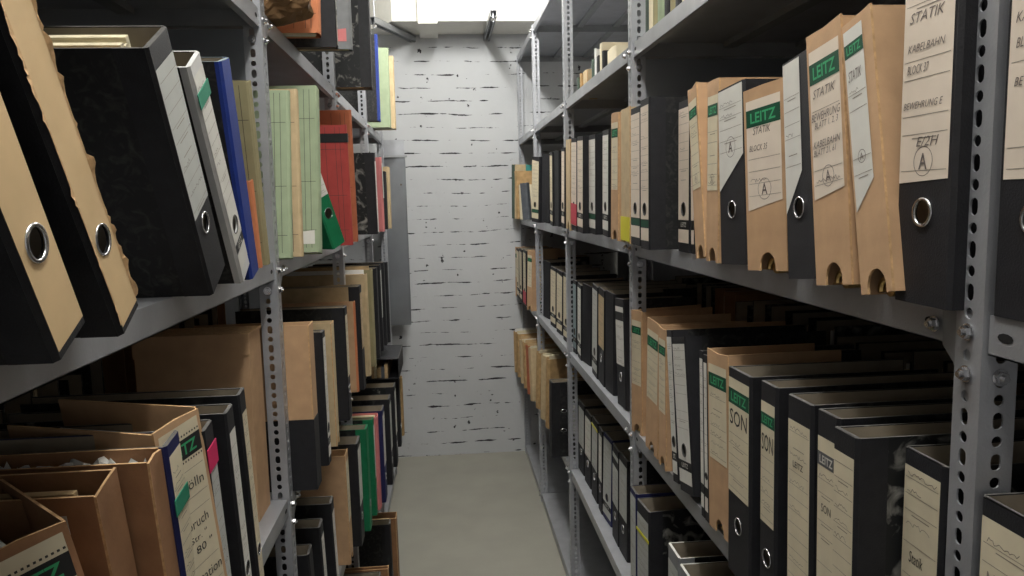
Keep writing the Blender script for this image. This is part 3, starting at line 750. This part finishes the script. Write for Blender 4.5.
row('R',2,lambda x:.50 if x<535 else .478 if x<627 else .455 if x<727 else .43,[
 ('sl',512.6,(512.4,246.5),516,T3(X=.42)),
 ('bk',516.8,(516.6,249),519.4,T1(X=.425)),
 ('bk',519.6,(519.4,249.5),522.2,T1(X=.425)),
 ('bk',523.4,(523,250.5),526,T1(X=.43,tag=(RTAG,.01,.08))),
 ('sl',527,(526.6,251),534.5,T3(X=.425)),
 ('bk',535.4,(536,258),537.4,T1(LWHITE)),
 ('bk',538.2,(540,262),542.4,T1(foot=FG)),
 ('mb',543,(543.4,262),549.5,dict(clasp=1,ring=0)),
 ('bk',550.4,(551,268),555.8,T1()),
 ('bk',556.4,(556.8,271),562.4,T1(torn=1)),
 ('bk',563.2,(563,274),568.6,T1()),
 ('bk',571.6,(571,279),577,T1(LBLUE)),
 ('bk',577.6,(578,284),581,T1(LWHITE)),
 ('mb',581.6,(582,285),590,dict(clasp=1,ring=0)),
 ('bk',592,(592.5,285),597.2,T1(LGREY)),
 ('bk',598.2,(598.4,288),604.4,T2(TAN)),
 ('bk',605.2,(605,291),614,dict(clasp=1,ring=0)),
 ('bk',617.5,(613.5,297),625.5,T2(LWHITE,band=(BANDK,LETW,''))),
 ('sl',627.6,(626.8,307),644.8,T3()),
 ('sl',645.5,(647,319),657.8,T3()),
 ('sl',658.6,(658.6,326),671,T3()),
 ('bk',673,(666,330),679,T1(LWHITE)),
 ('bk',680.2,(671.5,337),694,T1(LWHITE)),
 ('bk',707.5,(686,345),713.5,T1(LWHITE)),
 ('bk',714.2,(698,354),722,T1(LWHITE)),
 ('sl',707.5,None,727,T3(T=1,lean=-3)),
 ('bk',728.2,None,750.5,T2(T=1,h=.323,lean=-1,band=GB,lab=(.40,.955),text=SON,clasp=1)),
 ('bk',760.5,None,776.5,T2(T=1,h=.329,lean=-1,band=GB,lab=(.40,.92),text=SON)),
 ('bk',787.5,None,812,T2(T=1,h=.331,lean=-1.5,full=1,text=[('LEITZ',.80,.008,.25,.72,INK,.01,0)],hole=.07)),
 ('bk',817,None,838,T2(T=1,h=.333,lean=-1.5,full=1,band=LE,text=[('SON',.70,.010,.25,.8,INK,0,0)],ring=0)),
 ('mb',833,None,871,T2(T=1,lean=-1,h=.332,lab=(.10,.93),clasp=0,ring=0,X=.415)),
 ('mb',904,None,.063,T2(T=1,X=.462,h=.325,lab=(.05,.95),ring=0,text=[('Statik',.66,.012,.22,.62,INK,0,.2)])),
 ('bk',966,None,.08,T2(T=1,lean=0,lab=(.05,.95),ring=0,X=.461,Y=.593,text=[('Neukölln',.78,.016,.12,.85,INKL,0,.1)])),
])
row('R',3,lambda x:.493 if x<627 else .45,[
 ('fu',513.5,(512.5,330),516,dict(ragged=1,X=.40)),
 ('fu',517,(515.5,333),519.5,dict(ragged=1,X=.405)),
 ('ft',520.4,(518.5,338),522.6,dict(ragged=1,X=.41)),
 ('fu',523.4,(521.5,341),526,dict(ragged=1,X=.415)),
 ('fb',526.8,(524.8,344),529,dict(ragged=1,X=.42)),
 ('ft',529.8,(528,347),533,dict(ragged=1,X=.42)),
 ('fu',535,(535.5,354),539,dict(ragged=1,X=.43)),
 ('ft',539.6,(540,357),544,dict(ragged=1,X=.43)),
 ('fu',544.6,(545,360),548.4,dict(ragged=1,X=.435)),
 ('bk',549.5,(550.4,383),554.2,dict(X=.405,clasp=1,ring=0,h=.32)),
 ('bk',567.6,(568,392),571.8,T2(LWHITE)),
 ('bk',572.4,(572.6,397),577.6,T2(LGREY)),
 ('bk',578.2,(578.4,401),583.8,T2(LGREY)),
 ('bk',584.6,(585,411),590.6,T2(LWHITE)),
 ('bk',591.4,(591.6,417),597.4,T2(LGREY,tag=(YTAG,.262,.268))),
 ('bk',598.4,(598.6,427),601.8,T2(LWHITE)),
 ('nv',602.6,(603,433),611.4,T1(LGREY)),
 ('bk',612.2,(612.4,444),618.2,T2(LGREY,band=(BANDK,LETW,''))),
 ('bk',619,(619,452),626.8,T2(LGREY)),
 ('nv',628.5,None,636,T1(LGREY,T=1,h=.325)),
 ('mb',636.8,None,648.8,dict(T=1,tmpl=2,label=LGREY,full=1,tag=(YTAG,.24,.247))),
 ('gy',668,None,678.5,dict(T=1,tmpl=2,label=LGREY,X=.455,full=1)),
 ('gy',679.5,None,690,dict(T=1,tmpl=2,label=LGREY,X=.45,full=1)),
 ('gn',691,None,705,dict(T=1,X=.44,tmpl=2,label=LGREY)),
 ('bk',712,None,734,dict(T=1,X=.44,tmpl=2,label=LGREY)),
])
row('R',0,.50,[
 ('fd',576.5,None,.03,dict(T=1,h=.090,X=.52)),('fu',580,None,.03,dict(T=1,h=.095,X=.52)),('tn',583,None,.08,dict(T=1,h=.098,X=.53)),
 ('fd',591,None,.025,dict(T=1,h=.105,X=.52)),('fw',594,None,.02,dict(T=1,h=.13,X=.52)),('fk',596,None,.035,dict(T=1,h=.10,X=.52)),
 ('fc',599,None,.03,dict(T=1,h=.13,X=.52)),('fk',602,None,.035,dict(T=1,h=.10,X=.52)),('fc',606,None,.12,dict(T=1,h=.094,cap=.13,X=.53,desc='low cream stack just beyond the second right post, topmost stocked shelf')),
 ('fd',644,None,.03,dict(T=1,h=.13,X=.51)),('fc',648,None,.02,dict(T=1,h=.14,X=.51)),('fl',652,None,.02,dict(T=1,h=.16,X=.51)),('fg',656,None,.045,dict(T=1,h=.33,X=.51)),('fk',663,None,.04,dict(T=1,h=.32,X=.51)),
 ('fl',669,None,.03,dict(T=1,h=.34,X=.51)),('fk',674,None,.04,dict(T=1,h=.33,X=.51)),('fc',681,None,.03,dict(T=1,h=.34,X=.51)),('fk',687,None,.04,dict(T=1,h=.33,X=.51)),
])
# ================================================================ files: left side
t=thing('cardboard_box','large closed brown cardboard box behind the binders, waist-high on the left','box',None,(-.362,1.375,ZS[2]+.0006))
m=MB(); m.box(-.20,0,0,.088,0,.352,BROWN); m.build('body',t)
m=MB(); m.box(-.202,.002,-.002,.090,.352,.357,BROWN,BROWNE); m.box(-.202,.002,-.002,.0,.318,.352,BROWN); m.build('lid',t)
row('L',1,.29,[
 ('bk',-75,None,.05,dict(free=1,tmpl=2,full=1,label=LYEL,lean=-27,by=0,X=.275,lines=0,desc='black binder with straw yellow label in the bottom left corner of its shelf')),
 ('bk',57,(0,202),.052,dict(free=1,tmpl=2,full=1,label=LYEL,by=343,X=.275,h=.318,lines=0,bigring=1,desc='leaning black binder with plain straw yellow spine label and chrome finger ring')),
 ('bk',122,(45,120),.046,dict(free=1,tmpl=2,full=1,label=LYEL,by=325,X=.275,h=.318,lines=0,rag=1,bigring=1,desc='leaning black binder with torn straw label, just behind the plain straw-labelled one')),
 ('bk',213,(148,47),.070,dict(free=1,ph=.301,tmpl=2,label=LGREY,by=293,X=.285,h=.304,lab=(.34,.92),fill=.55,desc='large black marbled binder leaning open-topped, papers showing, on the left eye-level shelf')),
 ('wh',243,(177,87),.050,dict(free=1,strip=.012,tmpl=1,label=LWHITE,by=277,X=.285,h=.315,fill=.1,tag=(GTAG,.262,.281),desc='leaning white-spined empty binder with a green stripe beside the blue binder')),
 ('bl',252,(226,92),.046,dict(free=1,strip=.009,by=273,X=.285,h=.31,fill=.1,ring=0,desc='blue-spined binder with grey lining leaning beside the white-spined binder')),
 ('fo',262,(246,180),.012,dict(X=.32,D=.2,desc='orange folder leaning behind the blue-spined binder on the left eye-level shelf')),
 ('fl',269,(247,80),.022,dict(X=.322,grid=1,patch=1,desc='olive folder with ruled lines just before the first visible left post')),
 ('fg',292,(290,92),.02,dict(X=.306,grid=1,desc='pale green ruled folder right behind the first visible left post')),
 ('ft',303,(297,90),.02,dict(X=.295,grid=1,desc='yellowish tan folder edge between the two pale green folders')),
 ('fg',321,(322,93),.035,dict(X=.268,grid=1,patch=1,desc='widest pale green ruled folder with a white sticker near its foot')),
 ('gn',334,(319,140),.046,dict(free=1,lean=-23,yaw=35,D=.16,X=.268,tmpl=2,label=LWHITE,h=.32,lab=(.40,.92),hole=.085,desc='leaning green binder with white label and chrome finger ring')),
 ('fr',353,(343,122),.02,dict(X=.243,grid=1,strap=1,desc='red ruled folder with a black strap across its top')),
 ('fb',358,(349,106),.02,dict(X=.25,grid=1,h=.37,desc='tall rust brown folder standing behind the strapped red folder')),
 ('mb',378,(371.5,151),.05,dict(X=.237,ring=0,tmpl=2,full=1,label=LWHITE,desc='black binder with a narrow white spine past the rust brown folder')),
 ('fp',384.5,(380.5,157),.05,dict(X=.232,label=LWHITE,desc='pink folder on the left eye-level shelf beside the white-spined black binder')),
 ('fk',388,(386,172),.04,dict(X=.235,desc='thin black folder beside the pink one, left eye-level shelf')),
 ('ft',391.5,(393,170),.05,dict(X=.225,desc='tan folder flaring open at the far end of the left eye-level shelf')),
])
row('L',0,.28,[
 ('fo',320,(320,-40),.03,dict(X=.257,grid=1,h=.33,desc='orange ruled folder on the left topmost stocked shelf')),
 ('bk',337,(333,-40),.04,dict(X=.238,h=.318,tmpl=2,full=1,label=LWHITE,fill=.3,desc='black binder beside the orange folder on the left topmost stocked shelf')),
 ('fy',352,(346,-40),.03,dict(lean=8,X=.206,h=.31,patch=1,pm=PINK,desc='grey folder with a pink sticker beside the big marbled binder, left top')),
 ('mb',371,(371,-10),.075,dict(X=.217,h=.33,ring=0,edge=LWHITE,desc='large black marbled binder side facing the aisle entrance, left topmost stocked shelf')),
 ('bl',379.5,(379.5,20),.06,dict(strip=.012,X=.272,ring=0,desc='tall blue-edged binder between the marbled binder and pale green folders, left top')),
 ('fg',391,(392,42),.05,dict(X=.245,desc='pale green folder beyond the blue-edged binder, left topmost stocked shelf')),
 ('ft',396,(398,70),.05,dict(X=.225,desc='narrow yellow-tan folder last on the left topmost stocked shelf')),
])
EIT=(BANDK,LETG,'LEITZ')
row('L',2,.29,[
 ('so',-10,None,.07,dict(T=1,lean=-8,X=.325,h=.285,desc='lowest torn brown file case in the bottom left corner')),
 ('so',8,None,.075,dict(T=1,yaw=45,D=.16,free=1,lean=-11,X=.335,h=.318,lab=(.3,.975),tmpl=3,label=CREAM,band=EIT,dots=1,desc='brown file case with a dotted green-lettered label, bottom left')),
 ('so',96,None,.062,dict(T=1,lean=-12,X=.335,h=.325,strap2=1,desc='worn brown file case with a grey paper strip on its side')),
 ('so',149,None,.040,dict(T=1,lean=-9,X=.31,h=.330,ph=.29,crumple=1,desc='worn brown file case stuffed with crumpled paper, beside the navy binder')),
 ('nv',166,None,.042,dict(T=1,lean=-9,X=.305,h=.335,tmpl=1,label=CREAM,foot=FG,tag=(GTAG,.25,.27),desc='navy blue binder with white and green spine label, waist-high on the left')),
 ('sl',168,None,.075,dict(T=1,yaw=20,D=.2,free=1,lean=-8,X=.305,h=.345,cap=.08,tmpl=3,label=CREAM,band=EIT,dots=1,lab=(.2,.98),text=[('kölln',.70,.012,.35,.9,INK,0,0),('bruch',.52,.012,.3,.85,INK,0,0),('Str. "',.46,.008,.3,.75,INK,0,0),('80 "',.40,.010,.4,.85,INK,0,0),('station',.26,.012,.3,.98,INK,0,0)],desc='file case with big green lettering and handwritten cream label beside the navy binder')),
 ('bk',204,None,.034,dict(T=1,lean=-9,X=.292,h=.325,tmpl=2,full=1,label=LGREY,tag=(PTAG,.27,.30),desc='black binder with a magenta tag at the top of its spine')),
 ('mb',226,None,.034,dict(T=1,lean=-8,X=.29,h=.322,tmpl=2,full=1,label=LWHITE,desc='marbled binder second from the big cardboard box, waist-high on the left')),
 ('bk',239,None,.03,dict(T=1,lean=-8,X=.288,h=.332,tmpl=2,full=1,label=CREAM,desc='black binder leaning right before the big cardboard box, waist-high on the left')),
 ('sl',308,None,.05,dict(Y=1.522,X=.280,h=.345,D=.24,blackfoot=.15,desc='brown file case with a black lower half, just past the first visible left post')),
 ('bk',320,None,.04,dict(Y=1.665,X=.278,h=.305,tmpl=1,label=LWHITE,desc='black binder with a white label and dark band beside the brown case')),
 ('tn',329,None,.04,dict(Y=1.80,X=.278,h=.305,desc='cream file case between two black binders, waist-high on the left')),
 ('bk',341,None,.05,dict(Y=2.02,X=.275,h=.31,tmpl=2,label=CREAM,desc='black binder with handwritten cream label before the orange folder, waist-high left')),
 ('fo',351,None,.04,dict(Y=2.33,X=.285,h=.285,cover=BROWN,desc='orange folder before the second left post, waist-high shelf')),
 ('bk',364,None,.06,dict(X=.272,h=.33,tmpl=2,label=TAN,ring=0,cover=TAN,blackfoot=.13,desc='tan-covered binder right after the second left post, waist-high shelf')),
 ('ft',371,None,.04,dict(X=.268,ragged=1,h=.35)),
 ('fl',376,None,.05,dict(X=.265,ragged=1,h=.35)),
 ('bk',380,None,.05,dict(X=.262,ring=0,h=.345)),
 ('bk',383.5,None,.05,dict(X=.26,ring=0,tmpl=2,label=LGREY,h=.345)),
 ('bk',387,None,.05,dict(X=.255,ring=0,h=.345)),
 ('fk',390.5,None,.04,dict(X=.245,h=.34)),
])
row('L',3,.28,[
 ('mb',284,None,.05,dict(T=1,lean=-5,X=.315,h=.31,desc='open-topped marbled binder in front on the left knee-high shelf')),
 ('nv',306,None,.05,dict(T=1,lean=-6,X=.292,h=.30,cover=NAVY,desc='navy-covered binder behind the open-topped marbled binder, left knee-high shelf')),
 ('bk',309,None,.04,dict(T=1,lean=-9,X=.315,h=.31)),
 ('bk',320,None,.04,dict(T=1,lean=-8,X=.305,h=.33,tmpl=2,full=1,label=LWHITE)),
 ('bk',331,None,.04,dict(T=1,lean=-7,X=.298,h=.335,tmpl=2,full=1,label=LWHITE)),
 ('sl',345,None,.06,dict(T=1,lean=-2,X=.308,h=.335,tmpl=2,label=CREAM,ring=0)),
 ('bk',357,None,.08,dict(T=1,lean=-1,X=.288,h=.33,tmpl=2,label=LWHITE)),
 ('gn',366,None,.06,dict(T=1,lean=0,X=.272,h=.34)),
 ('gn',372,None,.06,dict(T=1,lean=0,X=.262,h=.335,tmpl=2,label=LWHITE)),
 ('fp',377,None,.06,dict(T=1,lean=0,X=.252,h=.33)),
 ('nv',382,None,.08,dict(T=1,lean=0,X=.24,h=.335,tmpl=2,label=LWHITE)),
 ('bk',389,None,.08,dict(T=1,lean=0,X=.228,h=.33,tmpl=2,label=LGREY)),
 ('mb',394,None,.08,dict(T=1,lean=0,X=.222,h=.33,tmpl=2,label=LWHITE)),
 ('bk',398.5,None,.07,dict(T=1,lean=0,X=.22,h=.31)),
 ('fu',402,None,.05,dict(T=1,lean=0,X=.215,h=.27)),
])
row('L',4,.28,[
 ('gy',354,None,.05,dict(T=1,lean=-3,X=.25,h=.33)),
 ('nv',361,None,.04,dict(T=1,lean=-3,X=.25,h=.33)),
 ('so',378,None,.08,dict(T=1,lean=-4,X=.225,h=.34)),
 ('bk',380,None,.06,dict(T=1,lean=-4,X=.25,h=.32)),
 ('so',388,None,.07,dict(T=1,lean=-8,X=.225,h=.33)),
 ('bk',390,None,.07,dict(T=1,lean=-4,X=.25,h=.30)),
 ('so',396,None,.06,dict(T=1,lean=-3,X=.23,h=.30)),
])

# ---------------------------------------------------------------- back rows of the double-sided shelves
rb=random.Random(11)
def back(side,lev,ys,where):
    z=ZS[lev]+.0006; n=0
    for y0,y1 in ys:
        y=y0
        while y<y1:
            w_=rb.choice([.05,.075,.08,.08]); n+=1
            st=rb.choice(['bk','mb','bk','so','mb']); o=A(st); 
            sd='L' if side=='R' else 'R'; X=(1.045 if side=='R' else -.915)
            Yc=y if sd=='L' else y+w_
            lb='%s, %s in the back row past the %s, %s'%(o['look'].replace('lever arch ','').replace('cardboard ','').replace('dark ',''),ORD[n-1],where,SHN[lev].replace(' shelf',''))
            nm,cat=NAMES[o['kind']]
            arch(nm,lb,cat,'files in the back row of the %s %s'%('right' if side=='R' else 'left',SHN[lev]),sd,X,Yc,z,w_,.318 if rb.random()<.7 else .30,0.0,0.0,dict(o,D=.27),rb)
            y+=w_+rb.choice([.001,.004,.03])
back('R',2,[(.66,1.78),(1.86,2.5)],'nearest right post')
back('L',2,[(.50,1.44),(1.53,2.2)],'nearest left post')
# open black document tray with papers, lying on the knee-high binders at the far left
t=thing('document_tray','open black document box with papers lying on the far left knee-high binders','box',None,(-.205,3.02,ZS[3]+.345))
m=MB(); W,D_,H_=.13,.30,.085
m.box(-W,0,0,D_,0,.003,BLACK); m.box(-W,-W+.003,0,D_,.003,H_,BLACK,BLACKE); m.box(-.003,0,0,D_,.003,H_,BLACK,BLACKE); m.box(-W+.003,-.003,D_-.003,D_,.003,H_,BLACK,BLACKE)
m.box(-W+.003,-.003,0,D_-.003,H_-.004,H_-.001,BLACK); m.build('box_body',t)
m=MB(); u=-W+.006
for k in range(6):
    wd=rb.uniform(.010,.020); m.box(u,u+wd-.001,.004+rb.uniform(0,.02),D_-.02,.0035,H_-.012-rb.uniform(0,.03),rb.choice([PAPER,PAPER2,PAPERW,SLATE])); u+=wd
    if u>-.022: break
m.build('paper_stack',t)
